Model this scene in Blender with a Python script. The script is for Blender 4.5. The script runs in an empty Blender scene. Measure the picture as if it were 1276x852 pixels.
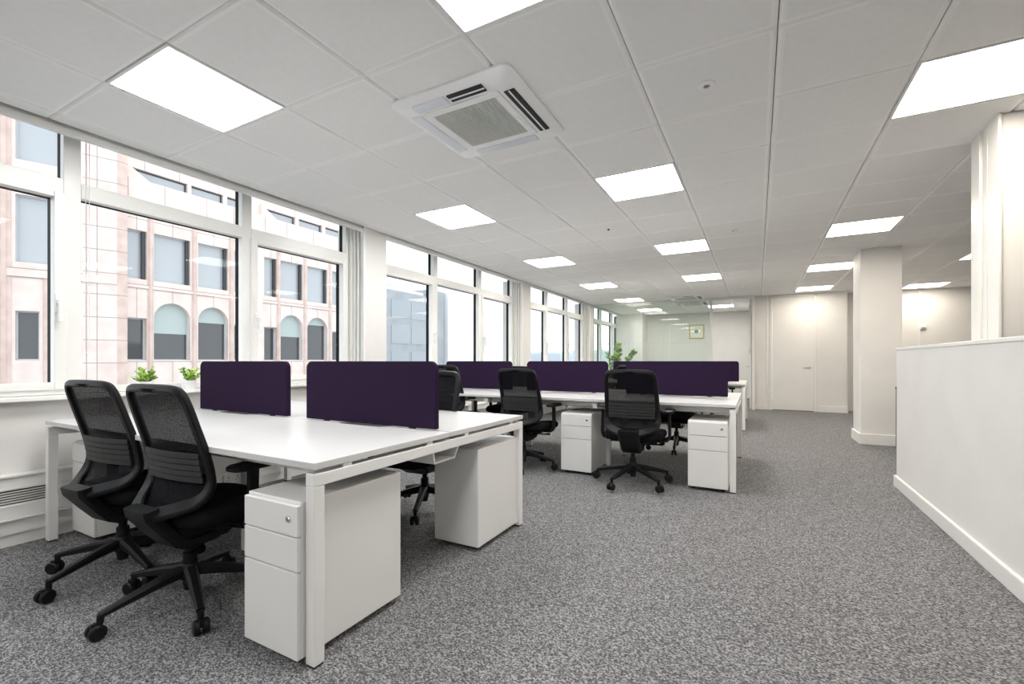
import bpy, bmesh, math, random
from mathutils import Vector, Matrix
random.seed(7)
R = math.radians
PI = math.pi
SC = bpy.context.scene
COL = SC.collection

# ------------------------------------------------------------------ camera, world, exposure
EYE = 1.075
CEIL = 2.53
cd = bpy.data.cameras.new('camera')
cd.sensor_fit = 'HORIZONTAL'; cd.sensor_width = 36.0
cd.lens = 565.8 / 1276 * 36.0
cd.shift_y = (449.84 - 426) / 1276
cd.clip_start = 0.02; cd.clip_end = 500
cam = bpy.data.objects.new('camera', cd)
cam.location = (0, 0, EYE)
cam.rotation_euler = (PI / 2, 0, 0.49484)
COL.objects.link(cam)
SC.camera = cam

SC.view_settings.view_transform = 'Standard'
SC.view_settings.look = 'None'
SC.view_settings.exposure = 0.72
SC.view_settings.gamma = 1.0
SC.view_settings.use_curve_mapping = False
LAMP = 17.0            # radiance of the ceiling panels
SKY = 1.27             # radiance of the overcast sky

w = bpy.data.worlds.new('overcast_sky'); SC.world = w
w.use_nodes = True
nt = w.node_tree; nt.nodes.clear()
bg = nt.nodes.new('ShaderNodeBackground'); wo = nt.nodes.new('ShaderNodeOutputWorld')
bg.inputs[0].default_value = (0.90, 0.96, 1.0, 1); bg.inputs[1].default_value = SKY
nt.links.new(bg.outputs[0], wo.inputs[0])

# ------------------------------------------------------------------ materials
def principled(name, col, rough=0.5, metal=0.0, spec=0.5):
    m = bpy.data.materials.new(name); m.use_nodes = True
    b = m.node_tree.nodes['Principled BSDF']
    b.inputs['Base Color'].default_value = (*col, 1)
    b.inputs['Roughness'].default_value = rough
    b.inputs['Metallic'].default_value = metal
    b.inputs['Specular IOR Level'].default_value = spec
    return m

def mottled(name, c1, c2, scale, rough=0.8, bump=0.0, spec=0.5, detail=3.0, lo=0.35, hi=0.65, stretch=(1, 1, 1)):
    """noise between two colours of the stuff itself, with optional bump"""
    m = principled(name, c1, rough, 0, spec)
    t = m.node_tree; b = t.nodes['Principled BSDF']
    tc = t.nodes.new('ShaderNodeTexCoord'); mp = t.nodes.new('ShaderNodeMapping')
    mp.inputs['Scale'].default_value = stretch
    n = t.nodes.new('ShaderNodeTexNoise'); n.inputs['Scale'].default_value = scale; n.inputs['Detail'].default_value = detail
    r = t.nodes.new('ShaderNodeValToRGB')
    r.color_ramp.elements[0].position = lo; r.color_ramp.elements[0].color = (*c1, 1)
    r.color_ramp.elements[1].position = hi; r.color_ramp.elements[1].color = (*c2, 1)
    t.links.new(tc.outputs['Object'], mp.inputs[0]); t.links.new(mp.outputs[0], n.inputs['Vector'])
    t.links.new(n.outputs['Fac'], r.inputs[0]); t.links.new(r.outputs[0], b.inputs['Base Color'])
    if bump:
        bp = t.nodes.new('ShaderNodeBump'); bp.inputs['Strength'].default_value = bump; bp.inputs['Distance'].default_value = 0.004
        t.links.new(n.outputs['Fac'], bp.inputs['Height']); t.links.new(bp.outputs[0], b.inputs['Normal'])
    return m

def carpet_mat():
    """loop pile: small flecks of differing grey over a softer mottle"""
    m = principled('carpet', (.2, .2, .2), 0.95, 0, 0.1)
    t = m.node_tree; b = t.nodes['Principled BSDF']
    tc = t.nodes.new('ShaderNodeTexCoord')
    mp = t.nodes.new('ShaderNodeMapping'); mp.inputs['Scale'].default_value = (1.0, 1.5, 1.0); mp.inputs['Rotation'].default_value = (0, 0, .5)
    v = t.nodes.new('ShaderNodeTexVoronoi'); v.inputs['Scale'].default_value = 150
    sp = t.nodes.new('ShaderNodeSeparateColor')
    n2 = t.nodes.new('ShaderNodeTexNoise'); n2.inputs['Scale'].default_value = 110; n2.inputs['Detail'].default_value = 5; n2.inputs['Roughness'].default_value = .8
    ml = t.nodes.new('ShaderNodeMath'); ml.operation = 'MULTIPLY'; ml.inputs[1].default_value = 0.5
    mx = t.nodes.new('ShaderNodeMath'); mx.operation = 'MULTIPLY_ADD'; mx.inputs[1].default_value = 1.0
    r = t.nodes.new('ShaderNodeValToRGB'); e = r.color_ramp.elements
    e[0].position = 0.40; e[0].color = (0.036, 0.036, 0.039, 1)
    e[1].position = 1.0; e[1].color = (0.37, 0.37, 0.378, 1)
    mid = e.new(0.72); mid.color = (0.130, 0.130, 0.134, 1)
    t.links.new(tc.outputs['Object'], mp.inputs[0]); t.links.new(mp.outputs[0], v.inputs['Vector']); t.links.new(tc.outputs['Object'], n2.inputs['Vector'])
    t.links.new(v.outputs['Color'], sp.inputs[0]); t.links.new(sp.outputs[0], ml.inputs[0])
    t.links.new(n2.outputs['Fac'], mx.inputs[0]); t.links.new(ml.outputs[0], mx.inputs[2])
    t.links.new(mx.outputs[0], r.inputs[0]); t.links.new(r.outputs[0], b.inputs['Base Color'])
    bp = t.nodes.new('ShaderNodeBump'); bp.inputs['Strength'].default_value = 0.5; bp.inputs['Distance'].default_value = 0.005
    t.links.new(mx.outputs[0], bp.inputs['Height']); t.links.new(bp.outputs[0], b.inputs['Normal'])
    return m

def glass_mat(name, tint, ior=1.45, haze=0.0, gain=1.0):
    m = bpy.data.materials.new(name); m.use_nodes = True
    t = m.node_tree; t.nodes.clear()
    o = t.nodes.new('ShaderNodeOutputMaterial')
    tr = t.nodes.new('ShaderNodeBsdfTransparent'); tr.inputs[0].default_value = (*tint, 1)
    gl = t.nodes.new('ShaderNodeBsdfGlossy'); gl.inputs['Roughness'].default_value = 0.0
    gl.inputs[0].default_value = (1, 1, 1, 1)
    fr = t.nodes.new('ShaderNodeFresnel'); fr.inputs[0].default_value = ior
    mg = t.nodes.new('ShaderNodeMath'); mg.operation = 'MULTIPLY'; mg.inputs[1].default_value = gain; mg.use_clamp = True
    mx = t.nodes.new('ShaderNodeMixShader')
    ge = t.nodes.new('ShaderNodeNewGeometry'); iv = t.nodes.new('ShaderNodeMath'); iv.operation = 'SUBTRACT'; iv.inputs[0].default_value = gain
    ml = t.nodes.new('ShaderNodeMath'); ml.operation = 'MULTIPLY'; ml.inputs[1].default_value = gain
    t.links.new(ge.outputs['Backfacing'], ml.inputs[0]); t.links.new(ml.outputs[0], iv.inputs[1]); t.links.new(iv.outputs[0], mg.inputs[1])
    t.links.new(fr.outputs[0], mg.inputs[0]); t.links.new(mg.outputs[0], mx.inputs[0])
    t.links.new(tr.outputs[0], mx.inputs[1]); t.links.new(gl.outputs[0], mx.inputs[2])
    last = mx
    if haze:
        df = t.nodes.new('ShaderNodeBsdfDiffuse'); df.inputs[0].default_value = (0.85, 0.88, 0.86, 1)
        m2 = t.nodes.new('ShaderNodeMixShader'); m2.inputs[0].default_value = haze
        t.links.new(mx.outputs[0], m2.inputs[1]); t.links.new(df.outputs[0], m2.inputs[2]); last = m2
    t.links.new(last.outputs[0], o.inputs[0])
    return m

def see_through(name, col, alpha):
    m = bpy.data.materials.new(name); m.use_nodes = True
    t = m.node_tree; t.nodes.clear()
    o = t.nodes.new('ShaderNodeOutputMaterial'); tr = t.nodes.new('ShaderNodeBsdfTransparent')
    pb = t.nodes.new('ShaderNodeBsdfPrincipled'); pb.inputs['Base Color'].default_value = (*col, 1); pb.inputs['Roughness'].default_value = 0.8; pb.inputs['Specular IOR Level'].default_value = 0.1
    tc = t.nodes.new('ShaderNodeTexCoord'); n = t.nodes.new('ShaderNodeTexNoise'); n.inputs['Scale'].default_value = 260
    mr = t.nodes.new('ShaderNodeMapRange'); mr.inputs[3].default_value = alpha - 0.12; mr.inputs[4].default_value = alpha + 0.12
    mx = t.nodes.new('ShaderNodeMixShader')
    t.links.new(tc.outputs['Object'], n.inputs['Vector']); t.links.new(n.outputs['Fac'], mr.inputs[0]); t.links.new(mr.outputs[0], mx.inputs[0])
    t.links.new(tr.outputs[0], mx.inputs[1]); t.links.new(pb.outputs[0], mx.inputs[2]); t.links.new(mx.outputs[0], o.inputs[0])
    return m

def emit(name, col, s):
    m = bpy.data.materials.new(name); m.use_nodes = True
    t = m.node_tree; t.nodes.clear()
    o = t.nodes.new('ShaderNodeOutputMaterial'); e = t.nodes.new('ShaderNodeEmission')
    e.inputs[0].default_value = (*col, 1); e.inputs[1].default_value = s
    t.links.new(e.outputs[0], o.inputs[0])
    return m

def leaf_mat(name, c1, c2):
    m = mottled(name, c1, c2, 14, 0.45, 0, 0.4)
    m.node_tree.nodes['Principled BSDF'].inputs['Subsurface Weight'].default_value = 0.0
    return m

M = dict(
    wall=mottled('wall_paint', (.70, .69, .672), (.73, .72, .70), 3, 0.6, 0, 0.3),
    ceiling=mottled('ceiling_tile', (.885, .885, .88), (.905, .905, .90), 30, 0.55, 0, 0.35),
    tile_lit_rim=principled('ceiling_tile_lit_rim', (.95, .95, .945), 0.4),  # lighter colour stands in for window light caught on the tile rims
    ceiling_gap=principled('ceiling_gap', (.25, .25, .24), 0.9),
    carpet=carpet_mat(),
    skirting=principled('skirting_gloss', (.75, .745, .725), 0.35),
    upvc=principled('window_frame_white', (.80, .80, .78), 0.3),
    black_frame=principled('window_outer_black', (.004, .004, .005), 0.6, 0, 0.1),
    pane=glass_mat('window_glass', (.985, .99, .99), 1.5, 0.0, .22),
    partition=glass_mat('partition_glass', (.90, .945, .92), 1.5, 0.03, .6),
    frost=see_through('frosted_dots', (.85, .87, .87), 0.45),
    white=principled('white_desk_laminate', (.60, .60, .605), 0.32),
    white_edge=principled('white_steel', (.77, .77, .765), 0.38),
    ped=principled('white_pedestal_steel', (.76, .76, .755), 0.42),
    gapdark=principled('drawer_shadow_gap', (.05, .05, .05), 0.8),
    foot=principled('black_foot', (.015, .015, .016), 0.5),
    chrome=principled('chrome', (.65, .65, .66), 0.18, 1.0),
    brushed=principled('brushed_nickel', (.55, .52, .47), 0.3, 1.0),
    felt=mottled('purple_felt', (.017, .0085, .026), (.024, .0125, .036), 420, 0.95, 0.15, 0.1),
    plastic=principled('black_plastic', (.007, .007, .008), 0.45, 0, 0.22),
    fabric=mottled('black_seat_fabric', (.005, .005, .006), (.010, .010, .011), 500, 0.9, 0.1, 0.1),
    mesh=see_through('black_back_mesh', (.006, .006, .008), 0.94),
    lumbar=principled('lumbar_grey', (.11, .11, .115), 0.6),
    lamp=emit('lamp_diffuser_neutral', (1.0, .985, .96), LAMP),
    lampwarm=emit('lamp_diffuser_warm', (1.0, .90, .77), LAMP),
    lampdim=emit('lamp_diffuser_warm_low', (1.0, .90, .77), LAMP * .68),
    lampmid=emit('lamp_diffuser_mid', (1.0, .945, .87), LAMP),
    lampframe=principled('lamp_frame', (.85, .85, .84), 0.4),
    acwhite=principled('unit_white', (.93, .935, .94), 0.35),
    acfilm=principled('clear_film', (.80, .83, .90), 0.12, 0, 0.7),
    acgrille=principled('unit_grille', (.74, .73, .70), 0.5),
    acdark=principled('unit_dark', (.02, .022, .026), 0.7),
    potwhite=principled('white_pot', (.85, .85, .88), 0.35),
    soil=mottled('soil', (.03, .02, .015), (.06, .045, .03), 60, 0.95),
    leafy=leaf_mat('bright_leaf', (.30, .55, .04), (.55, .78, .10)),
    leafdark=leaf_mat('mid_leaf', (.07, .20, .04), (.17, .34, .07)),
    stem=principled('plant_stem', (.16, .20, .06), 0.6),
    granite=mottled('pink_granite', (.72, .60, .555), (.80, .70, .66), 1.6, 0.6, 0, 0.3, 8),
    granite2=mottled('pink_granite_pilaster', (.60, .455, .41), (.70, .56, .51), 2.2, 0.55, 0, 0.3, 8),
    joint=principled('stone_joint', (.36, .27, .25), 0.8),
    fglass=principled('facade_glass_painted_sky', (.42, .445, .475), 0.06, 0.0, 1.0),  # reflected sky is painted into the pale base colour
    fglassdark=principled('facade_glass_dark', (.055, .058, .062), 0.06, 0.0, 0.9),
    fframe=principled('facade_frame', (.50, .54, .57), 0.45),
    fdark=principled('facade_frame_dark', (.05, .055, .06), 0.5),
    fblind=principled('green_blind', (.44, .51, .50), 0.7),
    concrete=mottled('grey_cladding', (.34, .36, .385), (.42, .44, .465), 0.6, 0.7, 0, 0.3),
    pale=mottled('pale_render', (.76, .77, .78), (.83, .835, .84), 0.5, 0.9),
    asphalt=mottled('asphalt', (.16, .16, .165), (.22, .22, .22), 2, 0.9),
    gold=principled('gold_frame', (.55, .42, .16), 0.35, 0.6),
    mat_cream=principled('cream_mount', (.80, .79, .70), 0.8),
    teal=mottled('teal_print', (.10, .20, .23), (.22, .34, .36), 40, 0.7),
    socket=principled('socket_white', (.82, .82, .82), 0.35),
    cord=principled('blind_cord', (.75, .72, .72), 0.7),
)

# ------------------------------------------------------------------ mesh helpers
class MB:
    def __init__(s): s.v = []; s.f = []
    def add(s, vs, fs):
        o = len(s.v); s.v += [tuple(p) for p in vs]; s.f += [tuple(i + o for i in f) for f in fs]; return s
    def box(s, x0, x1, y0, y1, z0, z1):
        if x0 > x1: x0, x1 = x1, x0
        if y0 > y1: y0, y1 = y1, y0
        if z0 > z1: z0, z1 = z1, z0
        return s.add([(x0, y0, z0), (x1, y0, z0), (x1, y1, z0), (x0, y1, z0), (x0, y0, z1), (x1, y0, z1), (x1, y1, z1), (x0, y1, z1)],
                     [(0, 3, 2, 1), (4, 5, 6, 7), (0, 1, 5, 4), (1, 2, 6, 5), (2, 3, 7, 6), (3, 0, 4, 7)])
    def prism(s, poly, axis, a, b):
        """polygon of 2-D points extruded along an axis from a to b"""
        def P(p, t):
            if axis == 'x': return (t, p[0], p[1])
            if axis == 'y': return (p[0], t, p[1])
            return (p[0], p[1], t)
        n = len(poly)
        return s.add([P(p, a) for p in poly] + [P(p, b) for p in poly],
                     [tuple(range(n - 1, -1, -1)), tuple(range(n, 2 * n))] + [(i, (i + 1) % n, n + (i + 1) % n, n + i) for i in range(n)])
    def lathe(s, prof, c=(0, 0, 0), n=20, axis='z'):
        """(radius, height) profile turned about an axis, ends capped"""
        vs = []
        for r, h in prof:
            for k in range(n):
                a = 2 * PI * k / n; x, y = r * math.cos(a), r * math.sin(a)
                if axis == 'z': p = (x, y, h)
                elif axis == 'x': p = (h, x, y)
                else: p = (y, h, x)
                vs.append((p[0] + c[0], p[1] + c[1], p[2] + c[2]))
        m = len(prof)
        fs = [(i * n + k, i * n + (k + 1) % n, (i + 1) * n + (k + 1) % n, (i + 1) * n + k) for i in range(m - 1) for k in range(n)]
        fs += [tuple(range(n - 1, -1, -1)), tuple(range((m - 1) * n, m * n))]
        return s.add(vs, fs)
    def sweep(s, pts, ws, hs, up, closed=False, cham=0.3):
        """chamfered rectangular section along a path; ws / hs may be lists"""
        n = len(pts); P = [Vector(p) for p in pts]
        if not isinstance(ws, (list, tuple)): ws = [ws] * n
        if not isinstance(hs, (list, tuple)): hs = [hs] * n
        vs = []
        for i in range(n):
            a = P[(i - 1) % n] if (closed or i) else P[i]; b = P[(i + 1) % n] if (closed or i < n - 1) else P[i]
            T = (b - a).normalized()
            U = Vector(up[i]) if isinstance(up, list) else Vector(up)
            N = (U - T * U.dot(T)).normalized(); B = T.cross(N)
            x, y = ws[i] / 2, hs[i] / 2; c = cham * min(x, y)
            for q in ((x - c, -y), (x, -y + c), (x, y - c), (x - c, y), (-x + c, y), (-x, y - c), (-x, -y + c), (-x + c, -y)):
                vs.append(P[i] + B * q[0] + N * q[1])
        fs = []
        m = n if closed else n - 1
        for i in range(m):
            j = (i + 1) % n
            for k in range(8): fs.append((i * 8 + k, i * 8 + (k + 1) % 8, j * 8 + (k + 1) % 8, j * 8 + k))
        if not closed: fs += [tuple(range(7, -1, -1)), tuple(range((n - 1) * 8, n * 8))]
        return s.add(vs, fs)
    def tube(s, pts, r, n=8):
        P = [Vector(p) for p in pts]; vs = []
        for i in range(len(P)):
            a = P[max(i - 1, 0)]; b = P[min(i + 1, len(P) - 1)]; T = (b - a).normalized()
            U = Vector((0, 0, 1)) if abs(T.z) < .9 else Vector((1, 0, 0))
            N = (U - T * U.dot(T)).normalized(); B = T.cross(N)
            rr = r[i] if isinstance(r, (list, tuple)) else r
            for k in range(n):
                t = 2 * PI * k / n; vs.append(P[i] + (N * math.cos(t) + B * math.sin(t)) * rr)
        m = len(P)
        fs = [(i * n + k, i * n + (k + 1) % n, (i + 1) * n + (k + 1) % n, (i + 1) * n + k) for i in range(m - 1) for k in range(n)]
        fs += [tuple(range(n - 1, -1, -1)), tuple(range((m - 1) * n, m * n))]
        return s.add(vs, fs)

def obj(name, mb, mat, parent=None, bevel=0, smooth=False, seg=2, angle=35):
    me = bpy.data.meshes.new(name)
    me.from_pydata([tuple(v) for v in mb.v], [], mb.f)
    bm = bmesh.new(); bm.from_mesh(me); bmesh.ops.recalc_face_normals(bm, faces=bm.faces); bm.to_mesh(me); bm.free()
    for x in (mat if isinstance(mat, (list, tuple)) else [mat]): me.materials.append(x)
    o = bpy.data.objects.new(name, me); COL.objects.link(o)
    if parent: o.parent = parent
    if smooth:
        for p in me.polygons: p.use_smooth = True
        try: me.set_sharp_from_angle(angle=R(angle))
        except Exception: pass
    if bevel:
        b = o.modifiers.new('bevel', 'BEVEL'); b.width = bevel; b.segments = seg; b.limit_method = 'ANGLE'; b.angle_limit = R(40)
    return o

def tag(o, label, cat, group=None, kind=None):
    o['label'] = label; o['category'] = cat
    if group: o['group'] = group
    if kind: o['kind'] = kind
    return o

def thing(name, label, cat, loc=(0, 0, 0), rz=0, group=None):
    o = bpy.data.objects.new(name, None); COL.objects.link(o)
    o.location = loc; o.rotation_euler = (0, 0, rz); o.empty_display_size = .1
    return tag(o, label, cat, group)

def struct(name, mb, mat, bevel=0, smooth=False):
    o = obj(name, mb, mat, None, bevel, smooth); o['kind'] = 'structure'; return o

def dup(src, loc, rz, label=None, group=None):
    r = src.copy(); COL.objects.link(r); r.location = loc; r.rotation_euler = (0, 0, rz)
    if label: r['label'] = label
    if group: r['group'] = group
    for ch in list(src.children):
        c = ch.copy(); COL.objects.link(c); c.parent = r
        for g in list(ch.children):
            d = g.copy(); COL.objects.link(d); d.parent = c
    return r

def catmull(pts, k=6, closed=False):
    P = [Vector(p) for p in pts]; n = len(P); out = []
    for i in range(n if closed else n - 1):
        p0 = P[(i - 1) % n] if (closed or i) else P[0]; p1 = P[i]; p2 = P[(i + 1) % n]
        p3 = P[(i + 2) % n] if (closed or i < n - 2) else P[-1]
        for j in range(k):
            t = j / k
            out.append(0.5 * ((2 * p1) + (p2 - p0) * t + (2 * p0 - 5 * p1 + 4 * p2 - p3) * t * t + (3 * p1 - p0 - 3 * p2 + p3) * t ** 3))
    if not closed: out.append(P[-1])
    return out

def rrect(x0, x1, y0, y1, r, n=5, corners=(1, 1, 1, 1)):
    """rounded rectangle outline, counter-clockwise from the lower left"""
    out = []
    for (cx, cy, a0, on) in ((x0 + r, y0 + r, PI, corners[0]), (x1 - r, y0 + r, 1.5 * PI, corners[1]), (x1 - r, y1 - r, 0, corners[2]), (x0 + r, y1 - r, .5 * PI, corners[3])):
        if on:
            for k in range(n + 1):
                a = a0 + .5 * PI * k / n; out.append((cx + r * math.cos(a), cy + r * math.sin(a)))
        else:
            out.append((cx + (r if math.cos(a0) + math.cos(a0 + PI / 2) > 0 else -r), cy + (r if math.sin(a0) + math.sin(a0 + PI / 2) > 0 else -r)))
    return out

# ------------------------------------------------------------------ the room
XWIN = -3.90           # inner face of the window frames
Y_BACK = -3.85         # wall behind the camera
Y_END = 11.55          # end wall with the flush door
Y_GLASS = 11.38        # glazed partition
Y_MEET = 14.80         # far wall of the meeting room
X_RIGHT = 5.0

struct('floor', MB().box(-4.2, X_RIGHT + .1, Y_BACK - .1, Y_MEET + .1, -.06, 0), M['carpet'])

# ceiling of chamfered metal tiles on a 0.6 m lattice
PX, PY = .6162, .6047
X0, Y0 = -3.6164, 1.0792
def iX(i): return X0 + PX * i
def jY(j): return Y0 + PY * j if j <= 5 else Y0 + PY * 5 + .591 * (j - 5)
LIGHTS = [(1, -4), (4, -4), (7, -5), (1, 0), (4, 0), (7, 3), (1, 4), (4, 4), (1, 8), (4, 8), (7, 8), (10, 8), (1, 12), (4, 12), (7, 12), (10, 12),
          (1, 16), (7, 16), (10, 17), (1, 20), (4, 20)]
tiles = MB(); field = []
xs = [-3.752] + [iX(i) for i in range(0, 14)] + [X_RIGHT + .02]
ys = [Y_BACK - .02] + [jY(j) for j in range(-8, 23)] + [Y_MEET + .02]
LX = {(i, j) for i, j in LIGHTS}
for a in range(len(xs) - 1):
    for b in range(len(ys) - 1):
        if (a - 1, b - 9) in LX: continue
        x0, x1, y0, y1 = xs[a], xs[a + 1], ys[b], ys[b + 1]
        gx, gy, cx, cy, h = .0022, .0010, .013, .011, .009
        o = [(x0 + gx, y0 + gy), (x1 - gx, y0 + gy), (x1 - gx, y1 - gy), (x0 + gx, y1 - gy)]
        n = [(x0 + gx + cx, y0 + gy + cy), (x1 - gx - cx, y0 + gy + cy), (x1 - gx - cx, y1 - gy - cy), (x0 + gx + cx, y1 - gy - cy)]
        e = .014; f = [(n[0][0] + e, n[0][1] + e), (n[1][0] - e, n[1][1] + e), (n[2][0] - e, n[2][1] - e), (n[3][0] + e, n[3][1] - e)]
        if f[1][0] <= f[0][0] or f[2][1] <= f[1][1]: f = n
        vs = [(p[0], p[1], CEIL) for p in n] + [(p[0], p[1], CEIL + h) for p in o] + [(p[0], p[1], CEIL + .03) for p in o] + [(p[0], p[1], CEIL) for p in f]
        # tile field inside a margin and chamfered edge painted lighter, as if catching light
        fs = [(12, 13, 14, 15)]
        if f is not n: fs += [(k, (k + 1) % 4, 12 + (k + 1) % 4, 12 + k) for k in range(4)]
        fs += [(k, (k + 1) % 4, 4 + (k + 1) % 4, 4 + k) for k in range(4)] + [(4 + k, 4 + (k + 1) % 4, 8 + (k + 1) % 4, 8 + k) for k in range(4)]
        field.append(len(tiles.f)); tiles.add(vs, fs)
co = struct('ceiling', tiles, [M['ceiling'], M['tile_lit_rim']])
fset = set(field)
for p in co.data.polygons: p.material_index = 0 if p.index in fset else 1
struct('ceiling_void', MB().box(-3.91, X_RIGHT + .1, Y_BACK - .1, Y_MEET + .1, CEIL + .031, CEIL + .10), M['ceiling_gap'])
# perimeter trim along the windows
t = MB().box(-3.775, -3.748, Y_BACK, Y_MEET, 2.472, 2.512)
t.box(-3.772, -3.765, Y_BACK, Y_MEET, 2.512, CEIL + .03)
struct('trim_1', t, M['upvc'])

# window wall: spandrel below, piers between the windows
PER = 3.776
WB, WT = .865, 2.63       # bottom and top of the windows
wl = MB().box(-4.16, -3.86, Y_BACK - .1, Y_MEET + .1, 0, WB - .03)
wl.box(-4.16, -3.91, Y_BACK - .1, Y_MEET + .1, WT, CEIL + .2)
for k in range(-2, 5):
    wl.box(-4.16, -3.745, max(3.575 + PER * k - 0, Y_BACK - .1), min(3.905 + PER * k, Y_MEET), 0, CEIL + .02)
struct('wall_left', wl, M['wall'])
sl = MB()
for k in range(-1, 4):
    a, b = max(.13 + PER * (k - 0) , Y_BACK), min(3.575 + PER * k, Y_MEET)
    sl.box(-3.96, -3.795, a, b, WB - .03, WB - .004)
struct('trim_2', sl, M['upvc'], .004)
# boxed reveal strips where each window meets its pier
rv = MB()
for k in range(-1, 3):
    y = 3.505 + PER * k
    rv.box(-3.90, -3.865, y - .01, y + .075, 0, CEIL + .01)
    rv.box(-3.865, -3.835, y + .012, y + .075, 0, CEIL + .01)
    rv.box(-3.825, -3.80, y + .03, y + .075, 0, CEIL + .01)
    rv.box(-3.79, -3.741, y + .052, y + .082, 0, CEIL + .01)
struct('trim_3', rv, M['upvc'], .004)

def window(n, y0, y1, a, b, c, d):
    """three lights with fanlights; a-b and c-d are the mullions; outer sashes open"""
    XB = -3.955
    root = bpy.data.objects.new('window_%d' % n, None); COL.objects.link(root); root['kind'] = 'structure'
    f = MB()
    f.box(XB, XWIN, y0 - .05, y0 + .045, WB, WT); f.box(XB, XWIN, y1 - .045, y1 + .04, WB, WT)
    f.box(XB, XWIN, a, b, WB, WT); f.box(XB, XWIN, c, d, WB, WT)
    for (p, q) in ((y0 + .045, a), (b, c), (d, y1 - .045)):
        f.box(XB, XWIN + .002, p, q, 2.14, 2.238); f.box(XB, XWIN, p, q, WB, WB + .045); f.box(XB, XWIN, p, q, WT - .03, WT)
    obj('window_frame', f, M['upvc'], root, .003)
    o = MB()
    for (p, q) in ((y0 + .045, a), (b, c), (d, y1 - .045)):
        # dark outer frame seen through the glass, round each opening
        for (z0, z1, ins) in ((WB + .045, 2.14, .0), (2.238, WT - .03, .0)):
            o.box(XB - .045, XB - .008, p - .03, p + .0, z0, z1); o.box(XB - .045, XB - .008, q - .0, q + .03, z0, z1)
            o.box(XB - .045, XB - .008, p, q, z1, z1 + .03); 
    obj('outer_frame', o, M['black_frame'], root)
    for (p, q, op, hy) in ((y0 + .045, a, True, a - .032), (b, c, False, 0), (d, y1 - .045, True, d + .032)):
        z0, z1 = WB + .045, 2.14
        if op:
            s = MB(); wd = .048
            s.box(XB + .005, XWIN + .014, p - .012, p + wd, z0 - .015, z1 + .008); s.box(XB + .005, XWIN + .014, q - wd, q + .012, z0 - .015, z1 + .008)
            s.box(XB + .005, XWIN + .014, p + wd, q - wd, z0 - .015, z0 + .03); s.box(XB + .005, XWIN + .014, p + wd, q - wd, z1 - .028, z1 + .008)
            so = obj('sash', s, M['upvc'], root, .004)
            k = MB()
            k.box(XB - .04, XB + .004, q - wd, q - wd + .03, z0 + .03, z1 - .028); k.box(XB - .04, XB + .004, p + wd - .03, p + wd, z0 + .03, z1 - .028)
            k.box(XB - .04, XB + .004, p + wd, q - wd, z1 - .028, z1)
            obj('glazing_gasket', k, M['black_frame'], so)
            h = MB(); hx = XWIN + .014; zc = 1.44
            h.box(hx, hx + .012, hy - .014, hy + .014, zc - .06, zc + .06)
            h.box(hx + .012, hx + .045, hy - .010, hy + .010, zc - .005, zc + .02)
            h.box(hx + .036, hx + .052, hy - .010, hy + .010, zc - .12, zc + .02)
            obj('window_handle', h, M['socket'], so, .004)
            obj('pane', MB().box(XB + .012, XB + .02, p + wd - .01, q - wd + .01, z0 + .02, z1 - .02), M['pane'], root)
        else:
            obj('pane', MB().box(XB + .012, XB + .02, p - .005, q + .005, z0 - .005, z1 + .005), M['pane'], root)
        obj('fanlight_pane', MB().box(XB + .012, XB + .02, p - .005, q + .005, 2.235, WT - .02), M['pane'], root)
for n, k in ((5, -1), (1, 0), (2, 1), (3, 2), (4, 3)):
    s = PER * k
    window(n, .05 + s, 3.501 + s if k < 3 else Y_MEET - .05, 1.193 + s, 1.278 + s, 2.336 + s, 2.421 + s)

# other walls
struct('wall_back', MB().box(-4.1, X_RIGHT + .1, Y_BACK - .1, Y_BACK, 0, CEIL + .03), M['wall'])
struct('wall_right', MB().box(X_RIGHT, X_RIGHT + .1, Y_BACK, 12.15, 0, CEIL + .03), M['wall'])
DX0, DX1 = .300, 1.062      # flush door leaf
wn = MB()
wn.box(-.045, DX0 - .045, Y_END, Y_END + .12, 0, CEIL + .03)
wn.box(DX1 + .045, 1.64, Y_END, Y_END + .12, 0, CEIL + .03)
wn.box(DX0 - .045, DX1 + .045, Y_END, Y_END + .12, 2.50, CEIL + .03)
wn.box(1.52, 1.64, Y_END + .12, 12.05, 0, CEIL + .03)
wn.box(1.52, X_RIGHT + .1, 12.05, 12.15, 0, CEIL + .03)
struct('wall_end', wn, M['wall'])
df = MB()
for x in (DX0 - .045, DX1): df.box(x, x + .045, Y_END - .018, Y_END + .06, 0, 2.50)
df.box(DX0 - .045, DX1 + .045, Y_END - .018, Y_END + .06, 2.468, 2.50)
df.box(DX0 - .115, DX0 - .085, Y_END - .014, Y_END, 0.02, CEIL); df.box(DX1 + .075, DX1 + .095, Y_END - .014, Y_END, 0.0, CEIL)
struct('trim_4', df, M['skirting'], .003)
d1 = struct('door_1', MB().box(DX0 + .003, DX1 - .003, Y_END - .006, Y_END + .04, .012, 2.465), M['wall'], .002)
h = MB().lathe([(.0, -.012), (.026, -.012), (.026, 0), (.0, 0)], (.985, Y_END - .006, .935), 18, 'y')
h.tube([(.985, Y_END - .006, .935), (.985, Y_END - .05, .935), (.965, Y_END - .058, .935), (.87, Y_END - .058, .935)], .010)
obj('door_handle', h, M['brushed'], d1, 0, True)
obj('door_edge_gap', MB().box(DX0, DX1, Y_END + .0, Y_END + .05, 0, .011), M['gapdark'], d1)

# skirting boards
b = MB(); b.box(-.045, DX0 - .12, Y_END - .015, Y_END, 0, .085)
b.box(DX1 + .098, 1.655, Y_END - .022, Y_END, 0, .13); b.box(1.64, 1.655, Y_END, 12.03, 0, .13)
b.box(1.64, X_RIGHT, 12.03, 12.05, 0, .13)
struct('baseboard_end', b, M['skirting'], .004)

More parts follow.
